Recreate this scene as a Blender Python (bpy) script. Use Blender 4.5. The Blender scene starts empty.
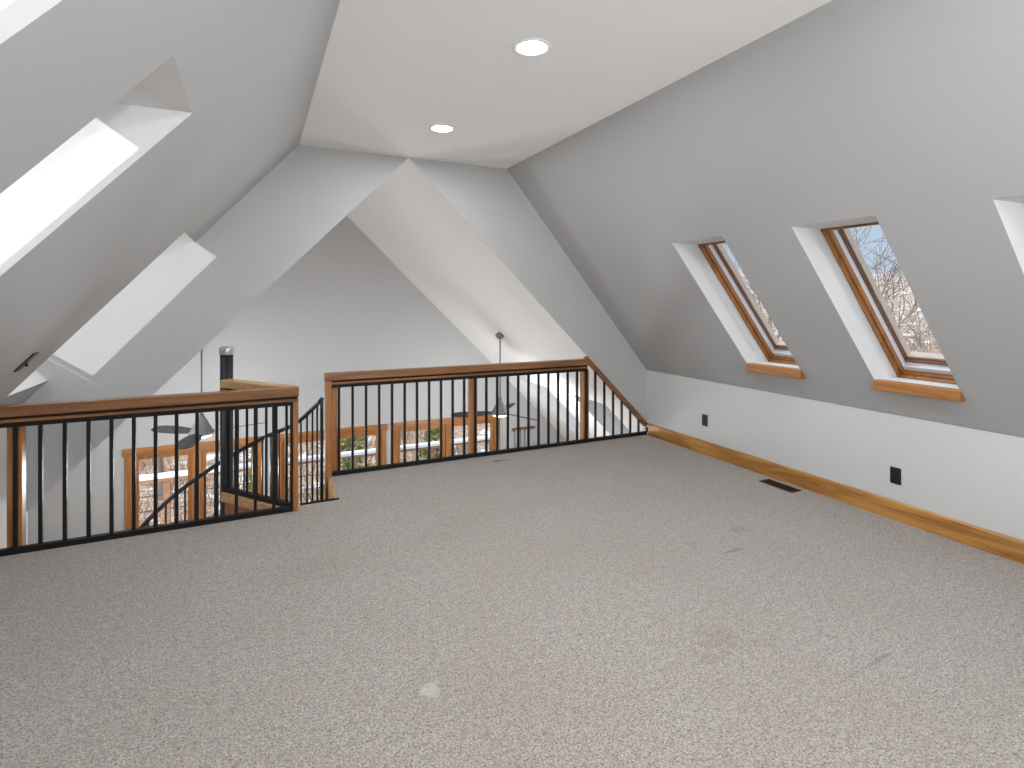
import bpy, math, random
from mathutils import Vector, Matrix

C = bpy.context.scene.collection
R = math.radians

# ------------------------------------------------------------------ measured layout (metres)
EYE = 1.5
XL, ZKL = -1.44, 0.786        # left knee wall
XR, ZKR = 3.9526, 0.7141      # right knee wall
XA, XB, ZC = 0.332, 2.240, 2.7827   # flat ceiling strip
YE = 4.851                    # loft end wall
YG = 4.911                    # great room begins
YF = 8.592                    # far wall of great room
YB = -2.4                     # wall behind the camera
YL = 4.158                    # left guardrail
XAP, SG = 1.2625, 0.986       # great room ridge and pitch
LOW = -2.75                   # lower floor
SLR = (ZC - ZKR) / (XR - XB)
SLL = (ZC - ZKL) / (XA - XL)

SGL = 1.024                   # left side of the great room gable
def zg(x): return ZC - (SG if x > XAP else SGL) * abs(x - XAP)

# ------------------------------------------------------------------ materials
def nt(name):
    m = bpy.data.materials.new(name); m.use_nodes = True
    n = m.node_tree.nodes; l = m.node_tree.links
    return m, n, l, n['Principled BSDF']

def paint(name, col, rough=0.75, bump=0.02, var=0.03):
    m, n, l, b = nt(name)
    tc = n.new('ShaderNodeTexCoord')
    no = n.new('ShaderNodeTexNoise'); no.inputs['Scale'].default_value = 1.3; no.inputs['Detail'].default_value = 3
    l.new(tc.outputs['Object'], no.inputs['Vector'])
    mx = n.new('ShaderNodeMix'); mx.data_type = 'RGBA'
    mx.inputs[6].default_value = (*[c * (1 - var) for c in col], 1)
    mx.inputs[7].default_value = (*[min(1, c * (1 + var)) for c in col], 1)
    l.new(no.outputs['Fac'], mx.inputs[0]); l.new(mx.outputs[2], b.inputs['Base Color'])
    n2 = n.new('ShaderNodeTexNoise'); n2.inputs['Scale'].default_value = 180
    l.new(tc.outputs['Object'], n2.inputs['Vector'])
    bp = n.new('ShaderNodeBump'); bp.inputs['Strength'].default_value = bump; bp.inputs['Distance'].default_value = 0.004
    l.new(n2.outputs['Fac'], bp.inputs['Height']); l.new(bp.outputs['Normal'], b.inputs['Normal'])
    b.inputs['Roughness'].default_value = rough
    return m

def plain(name, col, rough=0.5, metal=0.0, emit=None, es=0.0):
    m, n, l, b = nt(name)
    tc = n.new('ShaderNodeTexCoord')
    no = n.new('ShaderNodeTexNoise'); no.inputs['Scale'].default_value = 25
    l.new(tc.outputs['Object'], no.inputs['Vector'])
    mr = n.new('ShaderNodeMapRange'); mr.inputs[3].default_value = max(0, rough - 0.06); mr.inputs[4].default_value = min(1, rough + 0.06)
    l.new(no.outputs['Fac'], mr.inputs[0]); l.new(mr.outputs[0], b.inputs['Roughness'])
    b.inputs['Base Color'].default_value = (*col, 1); b.inputs['Metallic'].default_value = metal
    if emit:
        b.inputs['Emission Color'].default_value = (*emit, 1); b.inputs['Emission Strength'].default_value = es
    return m

def oak(name, axis, c1=(0.44, 0.185, 0.050), c2=(0.22, 0.080, 0.018), rough=0.45, ex=0.55):
    """grain runs along axis 0/1/2"""
    m, n, l, b = nt(name)
    tc = n.new('ShaderNodeTexCoord'); mp = n.new('ShaderNodeMapping')
    sc = [14.0, 14.0, 14.0]; sc[axis] = 1.3
    mp.inputs['Scale'].default_value = sc
    l.new(tc.outputs['Object'], mp.inputs['Vector'])
    no = n.new('ShaderNodeTexNoise'); no.inputs['Scale'].default_value = 1.2; no.inputs['Detail'].default_value = 3; no.inputs['Distortion'].default_value = 0.6
    l.new(mp.outputs[0], no.inputs['Vector'])
    ml = n.new('ShaderNodeMath'); ml.operation = 'MULTIPLY'; ml.inputs[1].default_value = 12
    l.new(no.outputs['Fac'], ml.inputs[0])
    sn = n.new('ShaderNodeMath'); sn.operation = 'SINE'; l.new(ml.outputs[0], sn.inputs[0])
    mp2 = n.new('ShaderNodeMapping'); s2 = [160.0] * 3; s2[axis] = 5.0; mp2.inputs['Scale'].default_value = s2
    l.new(tc.outputs['Object'], mp2.inputs['Vector'])
    n2 = n.new('ShaderNodeTexNoise'); n2.inputs['Scale'].default_value = 1.0; n2.inputs['Detail'].default_value = 2
    l.new(mp2.outputs[0], n2.inputs['Vector'])
    ad = n.new('ShaderNodeMath'); ad.operation = 'ADD'; l.new(sn.outputs[0], ad.inputs[0])
    m3 = n.new('ShaderNodeMath'); m3.operation = 'MULTIPLY'; m3.inputs[1].default_value = 2.6; l.new(n2.outputs['Fac'], m3.inputs[0])
    l.new(m3.outputs[0], ad.inputs[1])
    mr = n.new('ShaderNodeMapRange'); mr.inputs[1].default_value = -0.2; mr.inputs[2].default_value = 3.2; l.new(ad.outputs[0], mr.inputs[0])
    rp = n.new('ShaderNodeMix'); rp.data_type = 'RGBA'
    rp.inputs[6].default_value = (*c2, 1); rp.inputs[7].default_value = (*c1, 1)
    rr = n.new('ShaderNodeMath'); rr.operation = 'POWER'; rr.inputs[1].default_value = ex; l.new(mr.outputs[0], rr.inputs[0])
    l.new(rr.outputs[0], rp.inputs[0]); l.new(rp.outputs[2], b.inputs['Base Color'])
    b.inputs['Roughness'].default_value = rough
    b.inputs['Coat Weight'].default_value = 0.1; b.inputs['Coat Roughness'].default_value = 0.25
    return m

def glass(name, tint=(0.95, 0.97, 0.98), refl=0.08):
    m = bpy.data.materials.new(name); m.use_nodes = True
    n = m.node_tree.nodes; l = m.node_tree.links; n.clear()
    o = n.new('ShaderNodeOutputMaterial'); mx = n.new('ShaderNodeMixShader')
    t = n.new('ShaderNodeBsdfTransparent'); t.inputs[0].default_value = (*tint, 1)
    g = n.new('ShaderNodeBsdfGlossy'); g.inputs['Roughness'].default_value = 0.01
    lw = n.new('ShaderNodeLayerWeight'); lw.inputs[0].default_value = 0.25
    ml = n.new('ShaderNodeMath'); ml.operation = 'MULTIPLY'; ml.inputs[1].default_value = refl * 2
    l.new(lw.outputs['Fresnel'], ml.inputs[0]); l.new(ml.outputs[0], mx.inputs[0])
    l.new(t.outputs[0], mx.inputs[1]); l.new(g.outputs[0], mx.inputs[2]); l.new(mx.outputs[0], o.inputs[0])
    return m

def carpet():
    m, n, l, b = nt('taupe_cut_pile_carpet')
    tc = n.new('ShaderNodeTexCoord'); V = tc.outputs['Object']
    def noise(s, d=2, r=0.5, dist=0.0):
        q = n.new('ShaderNodeTexNoise'); q.inputs['Scale'].default_value = s; q.inputs['Detail'].default_value = d
        q.inputs['Roughness'].default_value = r; q.inputs['Distortion'].default_value = dist
        l.new(V, q.inputs['Vector']); return q
    def mix(f, a, c, fac=None):
        q = n.new('ShaderNodeMix'); q.data_type = 'RGBA'
        for i, v in ((6, a), (7, c)):
            if isinstance(v, tuple): q.inputs[i].default_value = (*v, 1)
            else: l.new(v, q.inputs[i])
        l.new(f, q.inputs[0]); return q.outputs[2]
    def rng(s, a, c, lo=0, hi=1):
        q = n.new('ShaderNodeMapRange'); q.inputs[1].default_value = a; q.inputs[2].default_value = c
        q.inputs[3].default_value = lo; q.inputs[4].default_value = hi; l.new(s, q.inputs[0]); return q.outputs[0]
    fine = noise(135, 4, 0.95); tuft = noise(260, 2, 0.6); big = noise(1.7, 3, 0.6, 0.3)
    mid = noise(62, 3, 0.8); wide = noise(24, 2, 0.6)
    def madd(a, k, c):
        q = n.new('ShaderNodeMath'); q.operation = 'MULTIPLY_ADD'; q.inputs[1].default_value = k; l.new(a, q.inputs[0])
        if isinstance(c, float): q.inputs[2].default_value = c
        else: l.new(c, q.inputs[2])
        return q.outputs[0]
    pile = madd(fine.outputs['Fac'], .85, madd(mid.outputs['Fac'], .22, madd(wide.outputs['Fac'], .07, -.07)))
    base = mix(rng(pile, 0.40, 0.60), (0.080, 0.067, 0.059), (0.60, 0.542, 0.497))
    base = mix(rng(tuft.outputs['Fac'], 0.30, 0.45, 0.55, 0.0), base, (0.13, 0.10, 0.085))
    base = mix(rng(big.outputs['Fac'], 0.35, 0.7, 0.0, 0.22), base, (0.25, 0.205, 0.175))
    # individual old stains and a worn pale spot, each with its own outline
    wob = noise(14, 3, 0.6)
    ST = (0.16, 0.125, 0.10); DK = (0.07, 0.06, 0.05)
    for (x, y, rx, ry, c, s) in ((2.86, 2.57, .09, .06, ST, .34), (2.42, 2.55, .07, .04, ST, .22), (2.60, 2.37, .10, .016, DK, .40),
                                 (1.87, 1.79, .16, .10, ST, .26), (1.72, 1.70, .08, .05, ST, .26), (2.03, 1.69, .09, .06, ST, .18),
                                 (2.07, 4.62, .11, .035, DK, .75), (1.90, 2.40, .09, .06, ST, .14),
                                 (2.40, 1.40, .06, .014, DK, .40), (2.29, 1.39, .07, .010, DK, .40), (2.17, 1.385, .07, .008, DK, .22),
                                 (0.615, 2.02, .045, .045, (0.60, 0.56, 0.54), .42),
                                 (0.25, 3.2, .35, .18, ST, .14), (1.2, 3.4, .4, .2, ST, .10), (2.6, 4.2, .25, .12, ST, .14)):
        sp = n.new('ShaderNodeVectorMath'); sp.operation = 'SUBTRACT'; l.new(V, sp.inputs[0]); sp.inputs[1].default_value = (x, y, 0)
        sc = n.new('ShaderNodeVectorMath'); sc.operation = 'MULTIPLY'; l.new(sp.outputs[0], sc.inputs[0]); sc.inputs[1].default_value = (1 / rx, 1 / ry, 0)
        ln = n.new('ShaderNodeVectorMath'); ln.operation = 'LENGTH'; l.new(sc.outputs[0], ln.inputs[0])
        ad = n.new('ShaderNodeMath'); ad.operation = 'ADD'; l.new(ln.outputs['Value'], ad.inputs[0])
        mm = n.new('ShaderNodeMath'); mm.operation = 'MULTIPLY_ADD'; mm.inputs[1].default_value = 2.4; mm.inputs[2].default_value = -1.2
        l.new(wob.outputs['Fac'], mm.inputs[0]); l.new(mm.outputs[0], ad.inputs[1])
        base = mix(rng(ad.outputs[0], 0.35, 1.0, s, 0.0), base, c)
    l.new(base, b.inputs['Base Color'])
    b.inputs['Roughness'].default_value = 0.95; b.inputs['Specular IOR Level'].default_value = 0.1
    b.inputs['Sheen Weight'].default_value = 0.25
    bp = n.new('ShaderNodeBump'); bp.inputs['Strength'].default_value = 0.35; bp.inputs['Distance'].default_value = 0.005
    l.new(fine.outputs['Fac'], bp.inputs['Height']); l.new(bp.outputs['Normal'], b.inputs['Normal'])
    return m

def ground_mat():
    m, n, l, b = nt('leaf_litter_and_snow')
    tc = n.new('ShaderNodeTexCoord'); V = tc.outputs['Object']
    a = n.new('ShaderNodeTexNoise'); a.inputs['Scale'].default_value = 1.1; a.inputs['Detail'].default_value = 6; a.inputs['Roughness'].default_value = 0.75; l.new(V, a.inputs['Vector'])
    c = n.new('ShaderNodeTexNoise'); c.inputs['Scale'].default_value = 5; c.inputs['Detail'].default_value = 5; c.inputs['Roughness'].default_value = 0.8; l.new(V, c.inputs['Vector'])
    r = n.new('ShaderNodeValToRGB'); l.new(c.outputs['Fac'], r.inputs[0])
    e = r.color_ramp.elements; e[0].position = 0.36; e[0].color = (0.06, 0.035, 0.022, 1); e[1].position = 0.66; e[1].color = (0.60, 0.49, 0.41, 1)
    x = e.new(0.5); x.color = (0.36, 0.26, 0.20, 1)
    s = n.new('ShaderNodeMapRange'); s.inputs[1].default_value = 0.53; s.inputs[2].default_value = 0.60; l.new(a.outputs['Fac'], s.inputs[0])
    mx = n.new('ShaderNodeMix'); mx.data_type = 'RGBA'; l.new(s.outputs[0], mx.inputs[0]); l.new(r.outputs[0], mx.inputs[6]); mx.inputs[7].default_value = (0.85, 0.86, 0.9, 1)
    l.new(mx.outputs[2], b.inputs['Base Color']); b.inputs['Roughness'].default_value = 0.95
    return m

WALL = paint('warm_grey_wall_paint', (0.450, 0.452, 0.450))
KNEE = paint('lit_grey_knee_wall_paint', (0.615, 0.62, 0.615))  # wall grey lightened to stand in for window light falling on it
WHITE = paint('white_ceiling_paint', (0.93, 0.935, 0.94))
REVEAL = paint('daylit_skylight_well_paint', (0.70, 0.705, 0.71))  # wall paint made lighter in the wells to carry the daylight there
CARPET = carpet()
OAKX, OAKY, OAKZ = oak('oak_grain_x', 0), oak('oak_grain_y', 1), oak('oak_grain_z', 2)
BASEOAK = oak('oak_baseboard_grain', 1, (0.62, 0.31, 0.075), (0.20, 0.075, 0.014), 0.42, 0.62)
RAILX = oak('oak_handrail_grain_x', 0, (0.30, 0.135, 0.048), (0.11, 0.045, 0.014), 0.32)
PALELITOAK = oak('pale_and_lit_oak', 0, (0.62, 0.38, 0.17), (0.42, 0.22, 0.08), 0.35)  # paler oak; on the return rail it carries painted light
IRON = plain('black_powder_coated_iron', (0.010, 0.010, 0.011), 0.5, 0.0)
IRON.node_tree.nodes['Principled BSDF'].inputs['Specular IOR Level'].default_value = .22
STEEL = plain('dark_grey_stair_steel', (0.045, 0.048, 0.055), 0.35, 0.7)
CAPM = plain('brushed_grey_pole_cap', (0.42, 0.44, 0.47), 0.35, 0.6)
BLACKP = plain('black_plastic', (0.008, 0.008, 0.008), 0.35)
BRONZE = plain('dark_brown_vent_metal', (0.045, 0.030, 0.020), 0.45, 0.5)
ALU = plain('white_coated_aluminium', (0.72, 0.74, 0.77), 0.35, 0.1)
CREAM = plain('cream_window_gasket', (0.66, 0.57, 0.50), 0.6)
BROWNM = plain('brown_window_cladding', (0.20, 0.09, 0.045), 0.5)
FANG = plain('pewter_grey_fan_metal', (0.22, 0.22, 0.22), 0.4, 0.5)
BLADE = plain('grey_fan_blade', (0.04, 0.04, 0.045), 0.6)
NICKEL = plain('brushed_nickel', (0.45, 0.45, 0.45), 0.3, 0.9)
LED = plain('lit_downlight_lens', (1, 1, 1), 0.5, 0, (1.0, 0.97, 0.92), 9.0)
FANL = plain('lit_fan_lens', (1, 1, 1), 0.5, 0, (1.0, 0.86, 0.62), 3.0)
TRIMW = plain('white_light_trim', (0.85, 0.85, 0.85), 0.4)
REDW = plain('reddish_stained_wood', (0.20, 0.060, 0.030), 0.6)
CORD = plain('dark_hanging_cord', (0.16, 0.15, 0.15), 0.7)
CEDAR = oak('cedar_deck_wood', 0, (0.42, 0.22, 0.12), (0.24, 0.11, 0.06), 0.7)
SNOW = paint('fresh_snow', (0.86, 0.88, 0.92), 0.8, 0.1)
BARK = paint('grey_brown_bark', (0.20, 0.165, 0.14), 0.9, 0.3, 0.3)
LEAF = paint('olive_green_foliage', (0.20, 0.25, 0.06), 0.8, 0.1, 0.4)
LOWF = oak('lower_oak_floor', 1, (0.36, 0.2, 0.09), (0.25, 0.12, 0.05), 0.4)
OPAL = plain('fill_lamp_opal_glass', (1, 1, 1), .4, 0, (1, .95, .88), 2.0)
GL = glass('clear_window_glass')

# ------------------------------------------------------------------ mesh helpers
class MB:
    def __init__(s): s.v = []; s.f = []; s.m = []; s.sm = []
    def poly(s, pts, mat=0, smooth=False):
        b = len(s.v); s.v += [Vector(p) for p in pts]; s.f.append(list(range(b, b + len(pts)))); s.m.append(mat); s.sm.append(smooth)
        return s
    def raw(s, vs, fs, mat=0, smooth=False):
        b = len(s.v); s.v += [Vector(p) for p in vs]
        for f in fs: s.f.append([b + i for i in f]); s.m.append(mat); s.sm.append(smooth)
        return s
    def box(s, x0, x1, y0, y1, z0, z1, mat=0, c=0.0):
        if x1 < x0: x0, x1 = x1, x0
        if c <= 0:
            vs = [(x, y, z) for x in (x0, x1) for y in (y0, y1) for z in (z0, z1)]
            return s.raw(vs, [(0, 1, 3, 2), (4, 6, 7, 5), (0, 4, 5, 1), (2, 3, 7, 6), (0, 2, 6, 4), (1, 5, 7, 3)], mat)
        # chamfered box: hull of inset corners
        vs = []
        for x, sx in ((x0, 1), (x1, -1)):
            for y, sy in ((y0, 1), (y1, -1)):
                for z, sz in ((z0, 1), (z1, -1)):
                    vs += [(x, y + sy * c, z + sz * c), (x + sx * c, y, z + sz * c), (x + sx * c, y + sy * c, z)]
        def I(a, b_, d, k): return ((a * 2 + b_) * 2 + d) * 3 + k
        fs = []
        for a in (0, 1):
            fs.append([I(a, 0, 0, 0), I(a, 0, 1, 0), I(a, 1, 1, 0), I(a, 1, 0, 0)])
            fs.append([I(0, a, 0, 1), I(0, a, 1, 1), I(1, a, 1, 1), I(1, a, 0, 1)])
            fs.append([I(0, 0, a, 2), I(0, 1, a, 2), I(1, 1, a, 2), I(1, 0, a, 2)])
            for b_ in (0, 1):
                fs.append([I(a, b_, 0, 0), I(a, b_, 1, 0), I(a, b_, 1, 1), I(a, b_, 0, 1)])
                fs.append([I(a, 0, b_, 0), I(a, 1, b_, 0), I(a, 1, b_, 2), I(a, 0, b_, 2)])
                fs.append([I(0, a, b_, 1), I(1, a, b_, 1), I(1, a, b_, 2), I(0, a, b_, 2)])
                for d in (0, 1): fs.append([I(a, b_, d, 0), I(a, b_, d, 1), I(a, b_, d, 2)])
        return s.raw(vs, fs, mat)
    def beam(s, p0, p1, w, h, c=0.0, mat=0, m0=None, m1=None):
        """bar from p0 to p1, w across (horizontal), h upright; m0/m1: x of vertical cut planes' direction (mitre) ignored"""
        p0, p1 = Vector(p0), Vector(p1); d = (p1 - p0).normalized()
        side = Vector((d.y, -d.x, 0))
        side = side.normalized() if side.length > 1e-6 else Vector((1, 0, 0))
        up = side.cross(d).normalized()
        if c > 0:
            sec = [(-w/2 + c, -h/2), (w/2 - c, -h/2), (w/2, -h/2 + c), (w/2, h/2 - c), (w/2 - c, h/2), (-w/2 + c, h/2), (-w/2, h/2 - c), (-w/2, -h/2 + c)]
        else: sec = [(-w/2, -h/2), (w/2, -h/2), (w/2, h/2), (-w/2, h/2)]
        n = len(sec)
        vs = [p0 + side * a + up * b for a, b in sec] + [p1 + side * a + up * b for a, b in sec]
        fs = [[i, (i + 1) % n, n + (i + 1) % n, n + i] for i in range(n)] + [list(range(n))[::-1], list(range(n, 2 * n))]
        return s.raw(vs, fs, mat)
    def tube(s, pts, rad, n=8, mat=0, cap=True):
        pts = [Vector(p) for p in pts]
        if not isinstance(rad, (list, tuple)): rad = [rad] * len(pts)
        b = len(s.v); ref = Vector((0, 0, 1))
        for i, p in enumerate(pts):
            d = (pts[min(i + 1, len(pts) - 1)] - pts[max(i - 1, 0)]).normalized()
            a = d.cross(ref)
            if a.length < 0.05: a = d.cross(Vector((1, 0, 0)))
            a.normalize(); u = d.cross(a)
            for k in range(n):
                t = 2 * math.pi * k / n; s.v.append(p + (a * math.cos(t) + u * math.sin(t)) * rad[i])
        for i in range(len(pts) - 1):
            for k in range(n):
                s.f.append([b + i * n + k, b + i * n + (k + 1) % n, b + (i + 1) * n + (k + 1) % n, b + (i + 1) * n + k]); s.m.append(mat); s.sm.append(True)
        if cap:
            s.f.append([b + k for k in range(n)][::-1]); s.m.append(mat); s.sm.append(False)
            s.f.append([b + (len(pts) - 1) * n + k for k in range(n)]); s.m.append(mat); s.sm.append(False)
        return s
    def lathe(s, prof, c, n=32, mat=0):
        """prof: (r,z) list around vertical axis at c"""
        b = len(s.v); cx, cy, cz = c
        for r, z in prof:
            for k in range(n):
                t = 2 * math.pi * k / n; s.v.append(Vector((cx + max(r, 1e-4) * math.cos(t), cy + max(r, 1e-4) * math.sin(t), cz + z)))
        for i in range(len(prof) - 1):
            for k in range(n):
                s.f.append([b + i * n + k, b + i * n + (k + 1) % n, b + (i + 1) * n + (k + 1) % n, b + (i + 1) * n + k]); s.m.append(mat); s.sm.append(True)
        return s
    def prism_y(s, pts, y0, y1, mat=0, edge=None):
        """polygon in x-z extruded along y; edge: {i: mat} for the side face from point i"""
        n = len(pts)
        vs = [(x, y0, z) for x, z in pts] + [(x, y1, z) for x, z in pts]
        b = len(s.v); s.v += [Vector(v) for v in vs]
        s.f.append([b + i for i in range(n)]); s.m.append(mat); s.sm.append(False)
        s.f.append([b + n + i for i in range(n)][::-1]); s.m.append(mat); s.sm.append(False)
        for i in range(n):
            s.f.append([b + i, b + n + i, b + n + (i + 1) % n, b + (i + 1) % n]); s.m.append((edge or {}).get(i, mat)); s.sm.append(False)
        return s
    def prism_z(s, pts, z0, z1, mat=0, side=None):
        n = len(pts); b = len(s.v)
        s.v += [Vector((x, y, z0)) for x, y in pts] + [Vector((x, y, z1)) for x, y in pts]
        s.f.append([b + i for i in range(n)][::-1]); s.m.append(mat); s.sm.append(False)
        s.f.append([b + n + i for i in range(n)]); s.m.append(mat); s.sm.append(False)
        for i in range(n):
            s.f.append([b + i, b + (i + 1) % n, b + n + (i + 1) % n, b + n + i]); s.m.append(mat if side is None else side); s.sm.append(False)
        return s
    def build(s, name, mats, parent=None, kind=None, label=None, cat=None, group=None, fixn=True, origin=None):
        if not isinstance(mats, (list, tuple)): mats = [mats]
        off = Vector((0, 0, 0))
        p = parent
        while p is not None: off += p.location; p = p.parent
        loc = Vector((0, 0, 0))
        if origin is not None: loc = Vector(origin) - off
        me = bpy.data.meshes.new(name)
        me.from_pydata([tuple(v - off - loc) for v in s.v], [], s.f)
        for m in mats: me.materials.append(m)
        me.polygons.foreach_set('material_index', s.m); me.polygons.foreach_set('use_smooth', s.sm)
        if fixn:
            import bmesh
            bm = bmesh.new(); bm.from_mesh(me); bmesh.ops.remove_doubles(bm, verts=bm.verts, dist=1e-5)
            bmesh.ops.recalc_face_normals(bm, faces=bm.faces); bm.to_mesh(me); bm.free()
        me.update()
        o = bpy.data.objects.new(name, me); C.objects.link(o); o.location = loc
        if parent is not None: o.parent = parent
        tag(o, label, cat, group, kind)
        return o

def tag(o, label=None, cat=None, group=None, kind=None):
    if label: o['label'] = label
    if cat: o['category'] = cat
    if group: o['group'] = group
    if kind: o['kind'] = kind
    return o

def empty(name, loc, label=None, cat=None, group=None, kind=None):
    o = bpy.data.objects.new(name, None); o.empty_display_size = 0.1; C.objects.link(o); o.location = loc
    return tag(o, label, cat, group, kind)

def struct(name, mb, mats, label=None, parent=None):
    return mb.build(name, mats, parent, kind='structure' if parent is None else None, label=label, cat=None)

# ------------------------------------------------------------------ sloped wall with skylight wells
def slope(name, p0, p1, y0, y1, holes, dh, label, mats=(None, None), lift={}):
    """inner surface runs from p0=(x,z) to p1=(x,z); thickness dh is horizontal, outward. holes: (ya,yb,za,zb)"""
    (xa, za), (xb, zb) = p0, p1
    X = lambda z: xa + (z - za) * (xb - xa) / (zb - za)
    ys = sorted({y0, y1, *[h[0] for h in holes], *[h[1] for h in holes]})
    zs = sorted({za, zb, *[h[2] for h in holes], *[h[3] for h in holes]})
    m = MB()
    def solid(i, j):
        if i < 0 or j < 0 or i >= len(ys) - 1 or j >= len(zs) - 1: return False
        yc, zc = (ys[i] + ys[i + 1]) / 2, (zs[j] + zs[j + 1]) / 2
        return not any(h[0] < yc < h[1] and h[2] < zc < h[3] for h in holes)
    I = lambda y, z: (X(z), y, z); O = lambda y, z: (X(z + lift.get(z, 0)) + dh, y, z + lift.get(z, 0))
    for i in range(len(ys) - 1):
        for j in range(len(zs) - 1):
            if not solid(i, j): continue
            a, b, c, d = ys[i], ys[i + 1], zs[j], zs[j + 1]
            m.poly([I(a, c), I(b, c), I(b, d), I(a, d)], 0)
            m.poly([O(a, c), O(b, c), O(b, d), O(a, d)], 0)
            for (ii, jj, e) in ((i - 1, j, ((a, c), (a, d))), (i + 1, j, ((b, c), (b, d))), (i, j - 1, ((a, c), (b, c))), (i, j + 1, ((a, d), (b, d)))):
                if not solid(ii, jj):
                    inner = 0 <= ii < len(ys) - 1 and 0 <= jj < len(zs) - 1
                    p, q = e
                    m.poly([I(*p), I(*q), O(*q), O(*p)], 1 if inner else 0)
    return struct(name, m, list(mats), label), X

# ------------------------------------------------------------------ room shell
DHR, DHL = 0.275, 0.33
RW = [(2.7957, 3.2972), (1.7638, 2.2537), (0.745, 1.259), (-0.31, 0.21)]
ZS, ZT = 0.962, 1.9406
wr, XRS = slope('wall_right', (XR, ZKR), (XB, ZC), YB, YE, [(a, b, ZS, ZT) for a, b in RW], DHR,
                'grey sloped right wall with skylight wells', (WALL, REVEAL))
LWZ = (0.935, 2.179)
LW = [(4.15, YE, 0.93, 1.9406), (1.7718, 2.2883, *LWZ), (0.76, 1.2565, *LWZ), (-0.30, 0.21, *LWZ)]
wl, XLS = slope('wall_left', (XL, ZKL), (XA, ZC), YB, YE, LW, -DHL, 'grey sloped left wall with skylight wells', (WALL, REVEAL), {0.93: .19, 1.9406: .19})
struct('wall_right_knee', MB().box(XR, XR + 0.14, YB, YE + .06, -0.3, ZKR - 0.002), KNEE, 'low grey vertical wall under the right slope')
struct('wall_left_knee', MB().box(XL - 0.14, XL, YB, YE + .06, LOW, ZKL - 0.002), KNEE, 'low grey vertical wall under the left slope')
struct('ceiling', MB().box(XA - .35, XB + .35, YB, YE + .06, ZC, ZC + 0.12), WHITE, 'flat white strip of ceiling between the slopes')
# end wall: two gable pieces left by the great room's roof opening
m = MB()
m.prism_y([(XAP, ZC), (XB, ZC), (XR, ZKR), (XR, zg(XR))], YE, YG, 0, {3: 1})
m.prism_y([(XAP, ZC), (XL, zg(XL)), (XL - .36, zg(XL) - .36), (XL - .36, ZKL), (XA - .36, ZC)], YE, YG, 0)
struct('wall_end', m, [WALL, WHITE], 'grey gable wall around the pointed opening above the guardrail')
# back gable wall with a window
m = MB()
wx0, wx1, wz0, wz1 = 0.35, 2.25, 0.5, 1.9
prof = [(XL, -0.02), (XR, -0.02), (XR, ZKR), (XB, ZC), (XA, ZC), (XL, ZKL)]
m.prism_y([(XL, -.3), (XR, -.3), (XR, ZKR), (XB, ZC), (XA, ZC), (XL, ZKL)], YB - .14, YB)
struct('wall_back', m, WALL, 'grey gable wall behind the viewer')

# loft floor with stair opening
FL = [(XL, YB), (XR, YB), (XR, YE), (0.585, YE), (0.56, 4.24), (0.275, 4.24), (0.275, YL + .03), (XL, YL + .03)]
m = MB().prism_z(FL, -0.012, 0.0, 0)
struct('floor', m, CARPET, 'taupe cut pile carpet of the loft')
m = MB().prism_z([(x - (0.0 if x < 3 else 0), y) for x, y in FL], -0.30, -0.013, 0)
struct('trim_1', m, WHITE, 'painted edge of the loft floor at the stair opening')
# great room below
def groof(name, side, holes):
    pb = (XAP + side * 3.94, zg(XAP + side * 3.94)); pt = (XAP, ZC)
    return slope(name, pb, pt, YG, YF + .15, holes, side * 0.3, 'white sloped great room ceiling, %s side' % ('right' if side > 0 else 'left'), (WHITE, REVEAL))
groof('ceiling_great_right', 1, [(7.0, 7.75, -0.95, 0.22), (5.5, 6.25, -0.95, 0.22)])
groof('ceiling_great_left', -1, [])
gx0, gx1 = XAP - 3.94, XAP + 3.94
struct('wall_great_right', MB().box(gx1, gx1 + .14, YG, YF + .15, LOW, zg(gx1)), WALL)
struct('wall_great_left', MB().box(gx0 - .14, gx0, YG, YF + .15, LOW, zg(gx0)), WALL)
m = MB()
m.prism_y([(XR + .14, LOW), (gx1 + .14, LOW), (gx1, zg(gx1)), (XR + .14, zg(XR + .14))], YE, YG)
m.prism_y([(XL - .14, LOW), (gx0 - .14, LOW), (gx0, zg(gx0)), (XL - .14, zg(XL - .14))], YE, YG)
struct('wall_lower_front', m, WALL)
struct('wall_lower_right', MB().box(XR, XR + .14, 1.5, YE + .06, LOW, -0.3), WALL)
struct('wall_lower_back', MB().box(XL, XR, 1.36, 1.5, LOW, -0.3), WALL)
struct('floor_lower', MB().box(gx0 - .14, gx1 + .14, 1.3, YF + .15, LOW - .1, LOW), LOWF)

# far wall with three double windows
WINS = [(-1.53, 0.097, -0.715, 0.22), (0.282, 1.871, 1.08, 0.22), (1.966, 3.828, 2.885, 0.156)]
ZH, HC, ZSILL, SC = -0.457, 0.10, -2.35, 0.072
m = MB()
xs = sorted([gx0] + [v for w in WINS for v in (w[0] + SC, w[1] - SC)] + [gx1])
zt0 = ZH - HC
segs = [(xs[i], xs[i + 1]) for i in range(0, len(xs), 2)]
for a, b in segs: m.box(a, b, YF, YF + .15, LOW, zg(gx1))
for w in WINS:
    a, b = w[0] + SC, w[1] - SC
    m.box(a, b, YF, YF + .15, LOW, ZSILL); m.box(a, b, YF, YF + .15, zt0, zg(gx1)) if zt0 < zg(gx1) else None
zk = zg(gx1)   # top of the rectangular part; windows may rise above it
struct_pieces = m
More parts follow.
